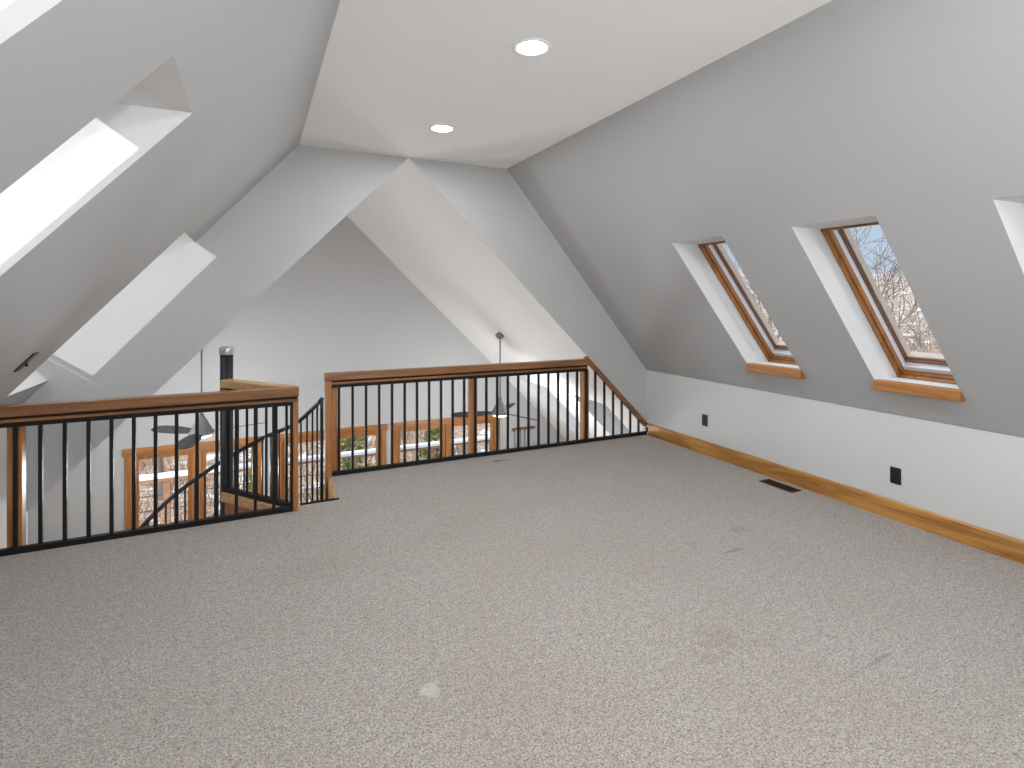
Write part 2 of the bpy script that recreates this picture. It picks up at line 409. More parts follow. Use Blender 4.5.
# gable above z = zk, split round the window heads
m2 = MB()
def gable_poly(xa, xb, za):
    """region above za under the roof lines between xa and xb"""
    pts = [(xa, max(za, LOW))]
    pts.append((xb, za)); pts.append((xb, zg(xb)))
    if xa < XAP < xb: pts.append((XAP, ZC))
    pts.append((xa, zg(xa)))
    return pts
m2 = MB()
for a, b in segs:
    lo = zk
    if a == gx0: a2 = a; m2.prism_y([(a, lo), (b, lo), (b, zg(b))], YF, YF + .15)
    elif b == gx1: m2.prism_y([(a, lo), (b, lo), (a, zg(a))], YF, YF + .15)
    else: m2.prism_y(gable_poly(a, b, lo), YF, YF + .15)
for w in WINS:
    a, b = w[0] + SC, w[1] - SC
    m2.prism_y(gable_poly(a, b, zt0), YF, YF + .15)
m3 = MB()
for a, b in segs: m3.box(a, b, YF, YF + .15, LOW, zk)
for w in WINS: m3.box(w[0] + SC, w[1] - SC, YF, YF + .15, LOW, ZSILL)
m3.v += []; base = len(m3.v); m3.v += m2.v; m3.f += [[base + i for i in f] for f in m2.f]; m3.m += m2.m; m3.sm += m2.sm
struct('wall_far', m3, WALL, 'grey far gable wall of the great room with wooden windows')

wn = [0]
def winname(): wn[0] += 1; return 'window_%d' % wn[0]
far_labels = ['wide oak framed double window at left of the far wall, behind the spiral stair', 'oak framed double window in the middle of the far wall', 'oak framed double window at right of the far wall, behind the long guardrail']
for w, lb in zip(WINS, far_labels):
    x0, x1, xm, mw = w
    r = empty(winname(), ((x0 + x1) / 2, YF, ZSILL), lb, kind='structure')
    yc0, yc1 = YF - 0.022, YF - 0.001
    MB().box(x0 - 0.02, x1 + 0.02, YF - .03, YF - .001, ZH - HC, ZH, c=.003).build('head_casing', OAKX, r)
    for xx in (x0, x1 - SC): MB().box(xx, xx + SC, yc0, yc1, ZSILL - .02, ZH - HC - .001, c=.003).build('side_casing', OAKZ, r)
    MB().box(x0 - .03, x1 + .03, YF - .05, YF + .10, ZSILL - .03, ZSILL, c=.004).build('sill', OAKX, r)
    mb = MB()   # jamb liner
    a, b = x0 + SC, x1 - SC
    mb.box(a, a + .015, YF, YF + .14, ZSILL, zt0); mb.box(b - .015, b, YF, YF + .14, ZSILL, zt0); mb.box(a + .015, b - .015, YF, YF + .14, zt0 - .015, zt0)
    mb.build('jamb', OAKZ, r)
    cw = mw - 0.11
    MB().box(xm - cw / 2, xm + cw / 2, YF - .005, YF + .13, ZSILL, zt0 - .015, c=.003).build('mullion', OAKZ, r)
    for sa, sb in ((a + .015, xm - cw / 2), (xm + cw / 2, b - .015)):
        q = MB(); s = .055
        q.box(sa, sa + s, YF + .04, YF + .085, ZSILL, zt0 - .015); q.box(sb - s, sb, YF + .04, YF + .085, ZSILL, zt0 - .015)
        q.box(sa + s, sb - s, YF + .04, YF + .085, zt0 - .015 - s, zt0 - .015); q.box(sa + s, sb - s, YF + .04, YF + .085, ZSILL, ZSILL + s)
        so = q.build('sash', OAKZ, r)
        MB().box(sa + s, sb - s, YF + .060, YF + .066, ZSILL + s, zt0 - .015 - s).build('pane', GL, so)

# ------------------------------------------------------------------ skylight windows
def skylight(ya, yb, z0, z1, X, dh, sgn, label, sill, near=0, fm=None):
    fm = fm or OAKZ
    """frames set at the outer end of the well. sgn +1 right slope, -1 left"""
    name = winname()
    r = empty(name, (X(z0) + dh * .5, (ya + yb) / 2, z0), label, kind='structure')
    # local frame: t up the slope, n outward
    P = lambda z: Vector((X(z), 0, z))
    t = (P(z1) - P(z0)).normalized(); n = Vector((t.z, 0, -t.x)); n = n if n.x * sgn > 0 else -n
    B = Vector((X(z0) + dh, 0, z0)); L = (P(z1) - P(z0)).length
    def pt(y, s, o): v = B + t * s + n * o; return (v.x, y, v.z)
    def bar(mb, y0, y1, s0, s1, o0, o1):
        vs = [pt(y, s, o) for y in (y0, y1) for s in (s0, s1) for o in (o0, o1)]
        mb.raw(vs, [(0, 1, 3, 2), (4, 6, 7, 5), (0, 4, 5, 1), (2, 3, 7, 6), (0, 2, 6, 4), (1, 5, 7, 3)])
    def ring(nm, w, o0, o1, inset, mat, wb=None, bot=None):
        mb = MB(); wb = wb or w; y0, y1, s0, s1 = ya + inset, yb - inset, (inset if bot is None else bot), L - inset
        bar(mb, y0, y0 + w, s0, s1, o0, o1); bar(mb, y1 - w, y1, s0, s1, o0, o1)
        bar(mb, y0 + w, y1 - w, s0, s0 + wb, o0, o1); bar(mb, y0 + w, y1 - w, s1 - w, s1, o0, o1)
        return mb.build(nm, mat, r)
    ring('frame', .010, -0.012, .048, 0.0, fm, wb=.016)
    ring('frame_step', .012, .022, .055, 0.010, fm, wb=.014)
    tr = ring('screen_track', .014, .055, .098, .006, ALU, wb=.055, bot=.0)
    ring('cladding', .014, .098, .125, .012, BROWNM, wb=.016, bot=.058)
    ring('gasket', .016, .125, .172, .018, CREAM, wb=.02, bot=.07)
    mb = MB(); bar(mb, ya + .03, yb - .03, .085, L - .03, .166, .171); mb.build('pane', GL, r)
    if near:
        mb = MB(); bar(mb, ya + .02, ya + near, .03, L - .03, .0, .15); mb.build('sun_stop_bar', ALU, r)  # added bar that stops stray sun slipping past the well
    # operator handle at the bottom
    c = Vector(pt(ya + (yb - ya) * .28, .035, .02)); hb = MB()
    ring_pts = [c + Vector((0, math.cos(a) * .014, math.sin(a) * .014 + .008)) for a in [2 * math.pi * k / 14 for k in range(15)]]
    hb.tube(ring_pts, .0035, 6); hb.tube([c, Vector(pt(ya + (yb - ya) * .28, .02, .04))], .004, 6)
    hb.build('latch_handle', TRIMW, r)
    if sill:
        zz0, zz1 = z0 - .066, z0 + .001
        xf = X(z0) - sgn * .008
        q = MB(); q.prism_y([(xf, zz0 + .004), (xf, zz1 - .004), (xf + sgn * .004, zz1), (xf + sgn * .075, zz1), (xf + sgn * .075, zz0), (xf + sgn * .004, zz0)], ya - .004, yb)
        q.build('sill_board', OAKY, r)
    return r
rl = ['skylight with oak frame on the right slope, farthest of the three', 'skylight with oak frame on the right slope showing bare branches', 'skylight at the right edge of the view', 'skylight on the right slope behind the viewer']
for (a, b), lb in zip(RW, rl): skylight(a, b, ZS, ZT, XRS, DHR, 1, lb, True)
ll = ['far left skylight beside the end wall', 'left skylight with deep bright well', 'left skylight at the top left corner', 'left skylight behind the viewer']
for k, ((a, b, z0, z1), lb) in enumerate(zip(LW, ll)):
    dz = .19 if k == 0 else 0
    skylight(a, b, z0 + dz, z1 + dz, XLS, -DHL, -1, lb, False, near=0 if k == 0 else .10)
for sd in (1,):
    pbx = XAP + sd * 3.94
    Xg = lambda z, sd=sd: XAP + sd * (ZC - z) / SG
    for (a, b) in ((7.0, 7.75), (5.5, 6.25)): skylight(a, b, -.95, .22, Xg, sd * .3, sd, 'skylight low in the great room slope', False, fm=ALU)
# ------------------------------------------------------------------ baseboard
MB().prism_y([(XR - .001, 0.0), (XR - .001, .128), (XR - .010, .128), (XR - .016, .118), (XR - .018, .10), (XR - .018, 0.0)], YB, YE - .05).build('baseboard_right', BASEOAK, kind='structure', label='oak baseboard along the right knee wall')
MB().prism_y([(XL + .001, 0.0), (XL + .001, .128), (XL + .010, .128), (XL + .018, .10), (XL + .018, 0.0)], YB, YL - .06).build('baseboard_left', BASEOAK, kind='structure', label='oak baseboard along the left knee wall')

# ------------------------------------------------------------------ guardrails
ZRT = 0.876
def rail_stack(root, p0, p1, caph=.062, ext0=0.0, ext1=0.0, capm=None, capw=.088):
    """cap / dark gap strip / lower rail / channel between two plan points"""
    d = (Vector((*p1, 0)) - Vector((*p0, 0))).normalized()
    a = Vector((*p0, 0)) - d * ext0; b = Vector((*p1, 0)) + d * ext1
    Zb = lambda z: Vector((0, 0, z))
    MB().beam(a + Zb(ZRT - caph / 2), b + Zb(ZRT - caph / 2), capw, caph, .006).build('handrail', capm or RAILX, root)
    a2, b2 = Vector((*p0, 0)), Vector((*p1, 0))
    z = ZRT - caph
    MB().beam(a2 + Zb(z - .008), b2 + Zb(z - .008), .040, .015).build('shadow_gap_strip', IRON, root)  # black colour stands in for the shadow gap under the cap
    MB().beam(a2 + Zb(z - .0255), b2 + Zb(z - .0255), .070, .019, .003).build('lower_rail', capm or RAILX, root)
    MB().beam(a2 + Zb(z - .050), b2 + Zb(z - .050), .034, .029).build('top_channel', IRON, root)
    return z - .0645

def balusters(root, pts, ztop, zbot, s=.020):
    for x, y in pts:
        zt = ztop(x) if callable(ztop) else ztop
        MB().box(x - s / 2, x + s / 2, y - s / 2, y + s / 2, zbot, zt).build('baluster', IRON, root, origin=(x, y, zbot))
def post(root, x0, x1, y0, y1, z0, z1): MB().box(x0, x1, y0, y1, z0, z1, c=.004).build('post', OAKZ, root)
def shoe(root, p0, p1, z0=.001, h=.034, w=.036): MB().beam((*p0, z0 + h / 2), (*p1, z0 + h / 2), w, h).build('bottom_channel', IRON, root)

g1 = empty('guardrail', (-.6, YL, 0), 'oak capped black iron guardrail at left, turning back to the stair pole', 'railing')
zb = rail_stack(g1, (XL + .003, YL), (.272, YL), ext1=.012)
step = (0.237 + 1.275) / 13
balusters(g1, [(-1.275 + k * step, YL) for k in range(14)] + [(-1.391, YL)], zb, .027)
shoe(g1, (XL + .003, YL), (.243, YL))
post(g1, -1.322, -1.252, YL + .0185, YL + .0885, -.12, ZRT - .096)
MB().box(.246, .282, YL - .02, YL + .05, .0005, ZRT - .063, c=.003).build('post', OAKZ, g1)

# return rail to the stair pole
POLE = (-.2, 4.87)
g2 = g1
q0, q1 = (.232, 4.225), (-.205, 4.80)
dv = (Vector(q1) - Vector(q0)).normalized()
zb2 = rail_stack(g2, q0, q1, ext0=.02, capm=PALELITOAK)  # pale cap colour stands in for skylight on the oak
n = 6
for k in range(n + 1):
    t = (k + .35) / (n + .7); x, y = q0[0] + (q1[0] - q0[0]) * t, q0[1] + (q1[1] - q0[1]) * t
    MB().beam((x, y, .03), (x, y, zb2), .018, .018).build('baluster', IRON, g2)
shoe(g2, q0, q1, z0=.003)
MB().beam((q0[0] + .005, q0[1] - .01, -.033), (q1[0], q1[1], -.033), .075, .070, .004).build('floor_beam', PALELITOAK, g2)  # pale colour stands in for window light on the beam
MB().beam((q0[0] - .005, q0[1] + .01, -.17), (q1[0] + .01, q1[1], -.17), .035, .20, .002).build('fascia_board', OAKX, g2)

# long guardrail with sloping end
g3 = empty('guardrail', (2.0, YE, 0), 'long oak capped black iron guardrail with a sloping right end below the gable', 'railing')
YR = YE - .02
XT = XAP + (ZC - ZRT) / SG      # where the level cap meets the gable slope
zb3 = rail_stack(g3, (.590, YR), (XT - .06, YR), ext0=.058, ext1=.025)
# sloping cap
off = .034
nx, nz = -SG / math.hypot(1, SG), -1 / math.hypot(1, SG)
s0 = Vector((XT - .035, YR, zg(XT - .035))) + Vector((nx, 0, nz)) * off
s1 = Vector((XR - .004, YR, zg(XR - .004))) + Vector((nx, 0, nz)) * off
sl = MB().beam(s0, s1, .060, .048, .005); sl.build('sloping_handrail', RAILX, g3)
def ztop3(x):
    return zb3 if x < XT - .09 else zg(x) - .060
bx = [0.651 + .1135 * k for k in range(30)]
balusters(g3, [(x, YR) for x in bx], ztop3, .027)
shoe(g3, (.60, YR), (XR - .02, YR))
post(g3, .588, .640, YR + .0185, YR + .0865, -.10, ZRT - .097)
post(g3, .538, .5875, YR - .035, YR + .036, -.28, ZRT - .063)
post(g3, 1.858, 1.928, YR + .0185, YR + .0885, -.12, ZRT - .097)
post(g3, 3.124, 3.196, YR + .0185, YR + .0885, -.12, ZRT - .12)

# carpet edge strip at the stair head
MB().beam((.30, 4.252, -.006), (.575, 4.252, -.006), .022, .030).build('trim_2', IRON, kind='structure', label='black metal nosing at the stair head')
MB().prism_z([(.560, 4.24), (.585, YE), (.562, YE), (.537, 4.24)], -.20, .001).build('trim_3', PALELITOAK, kind='structure', label='oak nosing on the open edge of the floor')

# ------------------------------------------------------------------ spiral stair
st = empty('spiral_staircase', (*POLE, LOW), 'black steel spiral staircase descending through the floor opening', 'staircase')
MB().lathe([(.0, LOW + .001), (.047, LOW + .001), (.047, 1.06), (.0, 1.06)], (*POLE, 0), 32).build('center_pole', STEEL, st)
MB().lathe([(.053, 1.062), (.055, 1.066), (.055, 1.108), (.050, 1.120), (.035, 1.127), (.0, 1.129)], (*POLE, 0), 32).build('pole_cap', CAPM, st)
RS = .76
def arc(phi, r=RS): return Vector((POLE[0] + r * math.cos(R(phi)), POLE[1] + r * math.sin(R(phi)), 0))
def hz(phi): return .725 - .0074 * phi - .045 * math.exp(-((phi - 46) / 16) ** 2)
hp = []
ph = 14.0
while ph <= 330:
    p = arc(ph); p.z = hz(ph); hp.append(p); ph += 4
MB().tube(hp, .019, 10).build('handrail', STEEL, st)
NT = 11
for k in range(NT):
    a0 = -38 + 30 * k; z = -.222 * (k + 1)
    if z < LOW + .15: break
    pts = [(POLE[0] + .05 * math.cos(R(a)), POLE[1] + .05 * math.sin(R(a))) for a in (a0 + 34, a0 + 17, a0)]
    pts += [(POLE[0] + .75 * math.cos(R(a)), POLE[1] + .75 * math.sin(R(a))) for a in (a0, a0 + 11, a0 + 22, a0 + 33)]
    tr = MB().prism_z(pts, z - .04, z).build('tread', OAKX, st)
ph = 15.5
while ph < 325:
    k = int((ph + 38) // 30); z = -.222 * (k + 1)
    p = arc(ph)
    MB().tube([(p.x, p.y, max(z - .05, LOW + .03)), (p.x, p.y, hz(ph) - .012)], .0085, 8).build('baluster', STEEL, st)
    ph += 6.0
e = arc(14); MB().tube([(e.x, e.y, -.49), (e.x, e.y, hz(14) + .012)], .013, 10).build('newel_post', STEEL, st)

# ------------------------------------------------------------------ downlights
def can(x, y, label):
    r = empty('recessed_light', (x, y, ZC), label, 'ceiling light', 'recessed lights in the flat ceiling')
    MB().lathe([(.078, -.006), (.080, -.001), (.100, -.001), (.100, -.004), (.094, -.009), (.078, -.006)], (x, y, ZC), 40).build('trim_ring', TRIMW, r)
    MB().lathe([(.0, -.0045), (.077, -.0045), (.077, -.001), (.0, -.001)], (x, y, ZC), 40).build('lens', LED, r)
    L = bpy.data.lights.new('recessed_light_lamp', 'AREA'); L.shape = 'DISK'; L.size = .14; L.energy = CAN_W; L.color = (.955, .98, 1.0)
    o = bpy.data.objects.new('recessed_light_lamp', L); C.objects.link(o); o.location = (0, 0, -.012); o.parent = r
CAN_W = 19
can(1.275, 2.457, 'round lit recessed ceiling light, the larger and nearer of the two')
can(1.270, 3.909, 'round lit recessed ceiling light, the smaller one near the gable')
can(1.28, 1.0, 'added round recessed fill light above the viewer')  # this and the next: unseen downlights added for more light
can(1.28, -.45, 'added round recessed fill light behind the viewer')

# ------------------------------------------------------------------ outlets, switch, vent
def outlet(y, z, label, h=.112, w=.07):
    x = XR
    r = empty('wall_outlet', (x, y, z), label, 'electrical outlet', 'black outlets on the knee wall')
    MB().box(x - .006, x - .0005, y - w / 2, y + w / 2, z - h / 2, z + h / 2, c=.002).build('cover_plate', BLACKP, r)
    for dz in (-.02, .02):
        q = MB().box(x - .009, x - .0062, y - .016, y + .016, z + dz - .014, z + dz + .014, c=.001).build('socket', BLACKP, r)
        MB().box(x - .0094, x - .0091, y - .007, y - .005, z + dz - .004, z + dz + .005).box(x - .0094, x - .0091, y + .005, y + .007, z + dz - .004, z + dz + .005).build('slot', IRON, q)
    MB().box(x - .0075, x - .0062, y - .003, y + .003, z - .003, z + .003).build('screw', IRON, r)
outlet(3.974, .327, 'black wall outlet near the far end of the knee wall, beside the sloping rail')
outlet(2.235, .298, 'black wall outlet below the middle skylight, nearer of the two on the knee wall')
# switch on left slope
ys, zsw = 3.72, 1.17
tt = Vector((XLS(zsw + .1) - XLS(zsw), 0, .1)).normalized(); nn = Vector((tt.z, 0, -tt.x))
r = empty('light_switch', (XLS(zsw), ys, zsw), 'black toggle switch plate on the left slope above the guardrail', 'light switch')
def obox(c, t, n, hs, hy, o0, o1):
    vs = [c + t * s + Vector((0, y, 0)) + n * o for y in (-hy, hy) for s in (-hs, hs) for o in (o0, o1)]
    return MB().raw(vs, [(0, 1, 3, 2), (4, 6, 7, 5), (0, 4, 5, 1), (2, 3, 7, 6), (0, 2, 6, 4), (1, 5, 7, 3)])
cpos = Vector((XLS(zsw), ys, zsw))
obox(cpos, tt, nn, .062, .036, .001, .008).build('cover_plate', BLACKP, r)
obox(cpos, (tt * .8 + nn * .6).normalized(), (nn * .8 - tt * .6).normalized(), .005, .005, .004, .028).build('toggle', BLACKP, r)
# floor register
r = empty('floor_vent', (3.81, 3.03, 0), 'dark brown metal floor vent in the carpet by the baseboard', 'vent')
vx0, vx1, vy0, vy1 = 3.762, 3.872, 2.885, 3.185
q = MB(); q.box(vx0, vx1, vy0, vy0 + .018, .0005, .006); q.box(vx0, vx1, vy1 - .018, vy1, .0005, .006); q.box(vx0, vx0 + .016, vy0 + .018, vy1 - .018, .0005, .006); q.box(vx1 - .016, vx1, vy0 + .018, vy1 - .018, .0005, .006)
q.build('frame', BRONZE, r)
q = MB()
yy = vy0 + .026
while yy < vy1 - .022: q.box(vx0 + .016, vx1 - .016, yy, yy + .005, .001, .005); yy += .0125
q.box((vx0 + vx1) / 2 - .004, (vx0 + vx1) / 2 + .004, vy0 + .018, vy1 - .018, .001, .0052)
q.build('louvre_grille', BRONZE, r)
MB().box(vx0 + .016, vx1 - .016, vy0 + .018, vy1 - .018, .0003, .0009).build('duct_dark_sheet', BLACKP, r)  # black sheet in place of the shaded duct below the louvres

# ------------------------------------------------------------------ ceiling fans
FAN_W = 84
def fan(x, y, zcan, zh, label, rot, cs):
    r = empty('ceiling_fan', (x, y, zh), label, 'ceiling fan', 'grey ceiling fans in the great room')
    MB().lathe([(r_ * cs, z_ * cs) for r_, z_ in ((.0, .03), (.03, .03), (.065, .0), (.065, -.02), (.03, -.06), (.0, -.06))], (x, y, zcan), 24).build('canopy', FANG, r)
    MB().tube([(x, y, zcan - .03 * cs), (x, y, zh + .2)], .009, 10).build('downrod', FANG, r)
    MB().lathe([(.0, .22), (.02, .22), (.03, .19), (.055, .15), (.085, .09), (.11, .045), (.125, .03), (.125, .0), (.0, .0)], (x, y, zh), 28).build('motor_housing', FANG, r)
    MB().lathe([(.098, -.001), (.095, -.02), (.06, -.032), (.0, -.036)], (x, y, zh), 28).build('light_lens', FANL, r)
    L = bpy.data.lights.new('ceiling_fan_lamp', 'POINT'); L.shadow_soft_size = .16; L.energy = FAN_W; L.color = (.93, .975, 1.0)
    o = bpy.data.objects.new('ceiling_fan_lamp', L); C.objects.link(o); o.location = (0, 0, -.22); o.parent = r
    for k in range(3):
        a = R(rot + 120 * k); u = Vector((math.cos(a), math.sin(a), 0)); w = Vector((-u.y, u.x, 0))
        rim = []
        prof = [(.10, .035), (.20, .062), (.35, .078), (.50, .080), (.60, .070), (.66, .045), (.68, .0)]
        up = [(s, h) for s, h in prof]; dn = [(s, -h) for s, h in prof[:-1]][::-1]
        vs = []
        for dz in (.018, .026):
            for s, h in up + dn: vs.append(Vector((x, y, zh + dz)) + u * s + w * h + Vector((0, 0, -h * .22)))
        n = len(up + dn)
        MB().raw(vs, [list(range(n))[::-1], list(range(n, 2 * n))] + [[i, (i + 1) % n, n + (i + 1) % n, n + i] for i in range(n)]).build('blade', BLADE, r)
fan(-.52, 6.79, 1.03, .035, 'grey three-blade ceiling fan at left, seen through the balusters before the far window', 138.5, .4)
fan(3.03, 6.784, 1.02, -.065, 'grey three-blade ceiling fan at right hanging on a long rod above the guardrail', 170.5, 1)

# ------------------------------------------------------------------ wall rack on far wall
r = empty('wall_rack', (4.28, YF, -.74), 'small reddish wooden wall rack with cords hanging under it, right of the far windows', 'wall rack')
MB().tube([(4.05, YF - .04, -.77), (4.28, YF - .04, -.765), (4.50, YF - .04, -.765)], .013, 8).build('rail', REDW, r)
for xx, zz in ((4.08, -.77), (4.2, -.765), (4.31, -.765), (4.44, -.765)):
    MB().lathe([(.0, .035), (.02, .02), (.034, .0), (.02, -.02), (.0, -.035)], (xx, YF - .04, zz), 12).build('knob', REDW, r)
MB().box(4.06, 4.46, YF - .026, YF - .001, -.785, -.75).build('back_board', REDW, r)
for xx, zz in ((4.10, -.79), (4.21, -.77), (4.29, -.76)):
    MB().tube([(xx, YF - .04, zz), (xx + .004, YF - .03, zz - .5), (xx, YF - .03, zz - .9)], .008, 6).build('cord', CORD, r)

# uplights added behind the viewer, out of view, to brighten the loft
FILL_W = 112
def fill_uplight(x, y, label):
    r = empty('added_fill_lamp', (x, y, 0), label, 'added fill lamp')
    MB().lathe([(.0, .001), (.14, .001), (.14, .015), (.02, .03), (.0, .03)], (x, y, 0), 28).build('base', IRON, r)
    MB().tube([(x, y, .02), (x, y, 1.58)], .011, 10).build('pole', IRON, r)
    MB().lathe([(.0, 1.575), (.06, 1.585), (.12, 1.62), (.17, 1.68), (.166, 1.682), (.115, 1.63), (.055, 1.597), (.0, 1.59)], (x, y, 0), 28).build('lamp_shade', TRIMW, r)
    MB().lathe([(.03 * math.sin(math.pi * k / 8), 1.66 - .035 * math.cos(math.pi * k / 8)) for k in range(9)], (x, y, 0), 16).build('bulb', OPAL, r)
    L = bpy.data.lights.new('added_fill_light', 'POINT'); L.shadow_soft_size = .05; L.energy = FILL_W; L.color = (.955, .98, 1.0)
    o = bpy.data.objects.new('added_fill_light', L); C.objects.link(o); o.location = (0, 0, 1.755); o.parent = r
fill_uplight(.55, -1.3, 'added uplighting fill lamp behind the viewer on the left')
fill_uplight(2.0, -1.3, 'added uplighting fill lamp behind the viewer on the right')

# ------------------------------------------------------------------ outside
# terrain
def gz(x, y):
    dx = max(0, max(-3 - x, x - 6)); dy = max(0, max(y - 11.5, -4 - y)); d = math.hypot(dx, dy)
    z = -3.6 - .05 * min(d, 14)
    if d > 14: z += (d - 14) * .112
    return z + .25 * math.sin(x * .7 + 1) * math.cos(y * .5) + .12 * math.sin(x * 1.9 + y * 1.3)
m = MB(); N = 90; S = 2.2
vs = [(-95 + 2 * S * i + 4, -85 + 2 * S * j * .95, gz(-95 + 2 * S * i + 4, -85 + 2 * S * j * .95)) for i in range(45) for j in range(45)]
fs = [[i * 45 + j, (i + 1) * 45 + j, (i + 1) * 45 + j + 1, i * 45 + j + 1] for i in range(44) for j in range(44)]
m.raw(vs, fs, 0, True)
m.build('ground', ground_mat(), kind='structure', label='leaf covered ground with patches of snow outside')

# deck
dk = empty('deck', (1.2, 8.8, -2.85), 'wooden deck with snow topped railing outside the far windows', 'deck')
m = MB(); yy = YF + .17
while yy < 11.15: m.box(-4, 7.2, yy, yy + .135, -2.86, -2.82); yy += .142
m.build('deck_boards', CEDAR, dk)
MB().box(-4, 7.2, 10.94, 11.06, -1.60, -1.555).build('top_rail', CEDAR, dk)
MB().raw(*(lambda pr: ([(x, y, z) for x in (-4, 7.2) for y, z in pr], [[i, (i + 1) % 6, 6 + (i + 1) % 6, 6 + i] for i in range(6)] + [list(range(6)), list(range(6, 12))[::-1]]))([(10.94, -1.554), (11.06, -1.554), (11.06, -1.51), (11.03, -1.48), (10.97, -1.48), (10.94, -1.51)])).build('snow_cover', SNOW, dk)
for k in range(-2, 5):
    x = .21 + 1.57 * k
    MB().box(x - .05, x + .05, 10.95, 11.05, -2.82, -1.60).build('railing_post', CEDAR, dk)
for z in (-1.85, -2.1, -2.35, -2.6): MB().tube([(-4, 11, z), (7.2, 11, z)], .006, 6).build('railing_cable', STEEL, dk)
MB().box(-4, 7.2, YF + .9, 10.9, -2.819, -2.78).build('deck_snow', SNOW, dk)

# low tangle of dead brush
rb = random.Random(77); m = MB()
for (xa_, xb_, ya_, yb_, cnt) in ((-8, 7, 12.2, 27, 5200), (10, 42, 3, 32, 7500)):
    for i in range(cnt):
        x, y = rb.uniform(xa_, xb_), rb.uniform(ya_, yb_); z = gz(x, y) - .05
        h = rb.uniform(.15, .9) * (1.5 if xa_ > 0 else 1); w = rb.uniform(.012, .035); a = rb.uniform(0, 6.28)
        lx, ly = rb.uniform(-.5, .5) * h, rb.uniform(-.5, .5) * h
        c, s_ = math.cos(a) * w, math.sin(a) * w
        b0 = [(x + c, y + s_, z), (x - s_ * .8, y + c * .8, z), (x - c, y - s_, z)]
        m.raw(b0 + [(x + lx, y + ly, z + h)], [(0, 1, 3), (1, 2, 3), (2, 0, 3)], i % 3)
m.build('dead_brush', [plain('tan_dead_brush', (.52, .41, .31), .9), plain('grey_dead_brush', (.30, .25, .22), .9), plain('russet_dead_leaves', (.34, .17, .10), .9)],
        kind='stuff', label='low tangle of dead tan brush covering the ground outside', cat='brush', fixn=False)
# bare trees
def tree(x, y, h, seed, label, lean=(0, 0), r0=None, depth=5, den=3, group='bare trees close to the right skylights'):
    rnd = random.Random(seed); z0 = gz(x, y) - .2
    mb = MB()
    r0 = r0 or h * .014
    def grow(p, d, ln, rad, lev):
        n = 4 if lev < 3 else 3
        pts = [p]; rr = [rad]; dd = d.copy()
        for i in range(n):
            dd = (dd + Vector((rnd.uniform(-1, 1), rnd.uniform(-1, 1), rnd.uniform(-.4, .9))) * (.10 + .05 * lev)).normalized()
            pts.append(pts[-1] + dd * ln / n); rr.append(rad * (1 - .55 * (i + 1) / n))
        mb.tube(pts, rr, 6 if lev < 2 else (4 if lev < 4 else 3), cap=False)
        if lev >= depth: return
        kids = den + (1 if lev in (0, 1, 2) else 0)
        for k in range(kids):
            t = rnd.uniform(.35, 1.0) if k else 1.0
            i = min(n, max(1, int(round(t * n)))); q = pts[i]
            a = rnd.uniform(0, 2 * math.pi); sp = rnd.uniform(.35, .85) if k else rnd.uniform(.05, .3)
            u = dd.cross(Vector((math.cos(a), math.sin(a), .3))).normalized()
            nd = (dd * math.cos(sp) + u * math.sin(sp)).normalized()
            grow(q, nd, ln * rnd.uniform(.55, .8), max(rr[i] * rnd.uniform(.5, .8), .0065), lev + 1)
    grow(Vector((x, y, z0)), Vector((lean[0], lean[1], 1)).normalized(), h * .36, r0, 0)
    o = mb.build('bare_tree', BARK, label=label, cat='tree', group=group, fixn=False, origin=(x, y, z0))
    return o
tree(9.4, 5.6, 8.0, 3, 'leafless tree close behind the middle right skylight', (0.02, -.05), .11, 5, 3)
tree(14.5, 10.4, 9.5, 5, 'leafless tree farther off behind the right skylights', (.0, 0), .10, 5, 3)
tree(20.5, 5.0, 10, 8, 'slender leafless tree on the slope to the right', (0, 0), .10, 5, 3)
tree(13.0, 1.2, 9, 11, 'leafless tree outside beyond the right edge skylight', (0, 0), .10, 5, 2)
rnd = random.Random(21)
spots = [(13.5, 16.5), (25, 12), (24, 20), (31, 17), (18.5, 17), (35, 10), (33, 26), (-4.5, 20), (-2.2, 17), (0.5, 21), (2.6, 18), (5.0, 20), (7.5, 17.5), (9, 23), (-7, 25), (3.5, 26)]
where = 'leafless tree far back in the woods outside'
for i, (x, y) in enumerate(spots):
    tree(x, y, rnd.uniform(7, 11), 40 + i, where, (rnd.uniform(-.1, .1), rnd.uniform(-.1, .1)), None, 4, 3, 'bare trees far back in the woods')
# evergreen shrubs beyond the deck
def shrub(x, y, h, w, seed, label):
    rn = random.Random(seed); z0 = gz(x, y) - .05
    r = empty('evergreen_shrub', (x, y, z0), label, 'shrub', 'evergreen shrubs beyond the deck')
    MB().tube([(x, y, z0), (x, y, z0 + h * .7)], [.05, .02], 6).build('stem', BARK, r)
    m = MB()
    for i in range(1300):
        t = rn.random() ** .8; a = rn.uniform(0, 6.283); rr = w * (1 - t * .75) * math.sqrt(rn.random())
        p = Vector((x + rr * math.cos(a), y + rr * math.sin(a), z0 + .15 + t * h)); s = rn.uniform(.04, .09)
        u = Vector((rn.uniform(-1, 1), rn.uniform(-1, 1), rn.uniform(-.5, 1))).normalized() * s; v = u.cross(Vector((rn.uniform(-1, 1), rn.uniform(-1, 1), rn.uniform(-1, 1)))).normalized() * s * .45
        m.poly([p - u, p + v, p + u, p - v])
    m.build('foliage', LEAF, r, fixn=False)
shrub(2.0, 13.2, 2.4, .8, 1, 'olive green shrub seen through the middle far window')
shrub(4.35, 13.8, 2.4, .7, 2, 'olive green shrub seen through the right far window')
shrub(.2, 14.2, 1.7, .7, 3, 'low olive green shrub seen behind the stair pole through the far window')

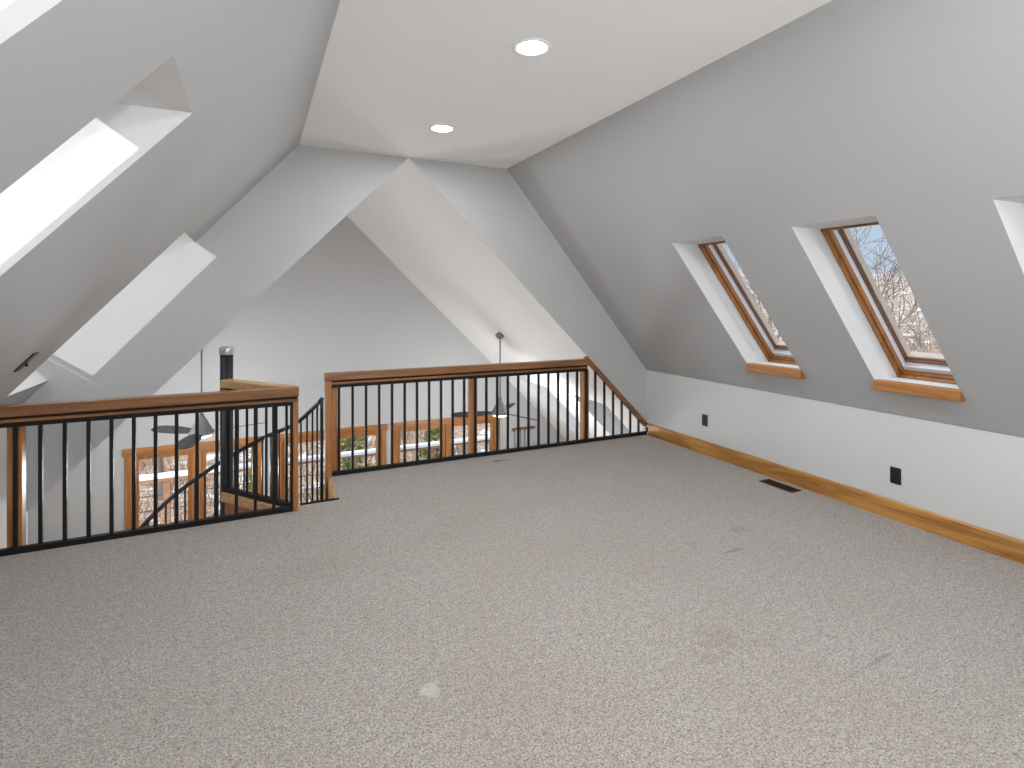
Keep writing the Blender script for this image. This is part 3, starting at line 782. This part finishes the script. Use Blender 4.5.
# ------------------------------------------------------------------ light
SKY = 1.0
SUN_D = Vector((.73, 1.0, -.53)).normalized()
s = bpy.data.lights.new('sun', 'SUN'); s.energy = 3.1; s.angle = R(.6); s.color = (1, .96, .90)
so = bpy.data.objects.new('sun', s); C.objects.link(so); so.rotation_euler = SUN_D.to_track_quat('-Z', 'Y').to_euler()
w = bpy.data.worlds.new('sky'); bpy.context.scene.world = w; w.use_nodes = True
n = w.node_tree.nodes; l = w.node_tree.links; bg = n['Background']
# thinly veiled winter sky: pale blue at the horizon, brighter veil of cloud overhead
tc = n.new('ShaderNodeTexCoord'); sp = n.new('ShaderNodeSeparateXYZ'); l.new(tc.outputs['Generated'], sp.inputs[0])
rp = n.new('ShaderNodeValToRGB'); l.new(sp.outputs['Z'], rp.inputs[0])
e = rp.color_ramp.elements; e[0].position = 0.0; e[0].color = (.60, .69, .80, 1); e[1].position = 1.0; e[1].color = (1, 1, 1, 1)
x = e.new(.28); x.color = (.46, .60, .78, 1); x = e.new(.45); x.color = (.66, .74, .84, 1)
st2 = n.new('ShaderNodeMapRange'); st2.inputs[1].default_value = .30; st2.inputs[2].default_value = .9; st2.inputs[3].default_value = 1.0; st2.inputs[4].default_value = 2.6
l.new(sp.outputs['Z'], st2.inputs[0])
cl = n.new('ShaderNodeTexNoise'); cl.inputs['Scale'].default_value = 3.5; cl.inputs['Detail'].default_value = 5; l.new(tc.outputs['Generated'], cl.inputs['Vector'])
cm = n.new('ShaderNodeMapRange'); cm.inputs[1].default_value = .45; cm.inputs[2].default_value = .75; cm.inputs[3].default_value = 0; cm.inputs[4].default_value = .6; l.new(cl.outputs['Fac'], cm.inputs[0])
mx = n.new('ShaderNodeMix'); mx.data_type = 'RGBA'; l.new(cm.outputs[0], mx.inputs[0]); l.new(rp.outputs[0], mx.inputs[6]); mx.inputs[7].default_value = (.82, .84, .86, 1)
l.new(mx.outputs[2], bg.inputs['Color'])
ml = n.new('ShaderNodeMath'); ml.operation = 'MULTIPLY'; ml.inputs[1].default_value = SKY; l.new(st2.outputs[0], ml.inputs[0]); l.new(ml.outputs[0], bg.inputs['Strength'])

# ------------------------------------------------------------------ camera
cd = bpy.data.cameras.new('camera'); cam = bpy.data.objects.new('camera', cd); C.objects.link(cam)
cd.sensor_width = 36; cd.lens = 544.24 / 1024 * 36
cam.location = (0, 0, EYE); cam.rotation_euler = (R(90), 0, R(-25.32))
cd.shift_y = -(384 - 299.39) / 1024; cd.clip_start = .03; cd.clip_end = 300
sc = bpy.context.scene; sc.camera = cam
sc.view_settings.view_transform = 'Standard'; sc.view_settings.look = 'None'; sc.view_settings.gamma = 1
sc.view_settings.use_curve_mapping = False
sc.view_settings.exposure = 0.0
sc.cycles.max_bounces = 14; sc.cycles.diffuse_bounces = 10; sc.cycles.transparent_max_bounces = 16
sc.cycles.sample_clamp_indirect = 6
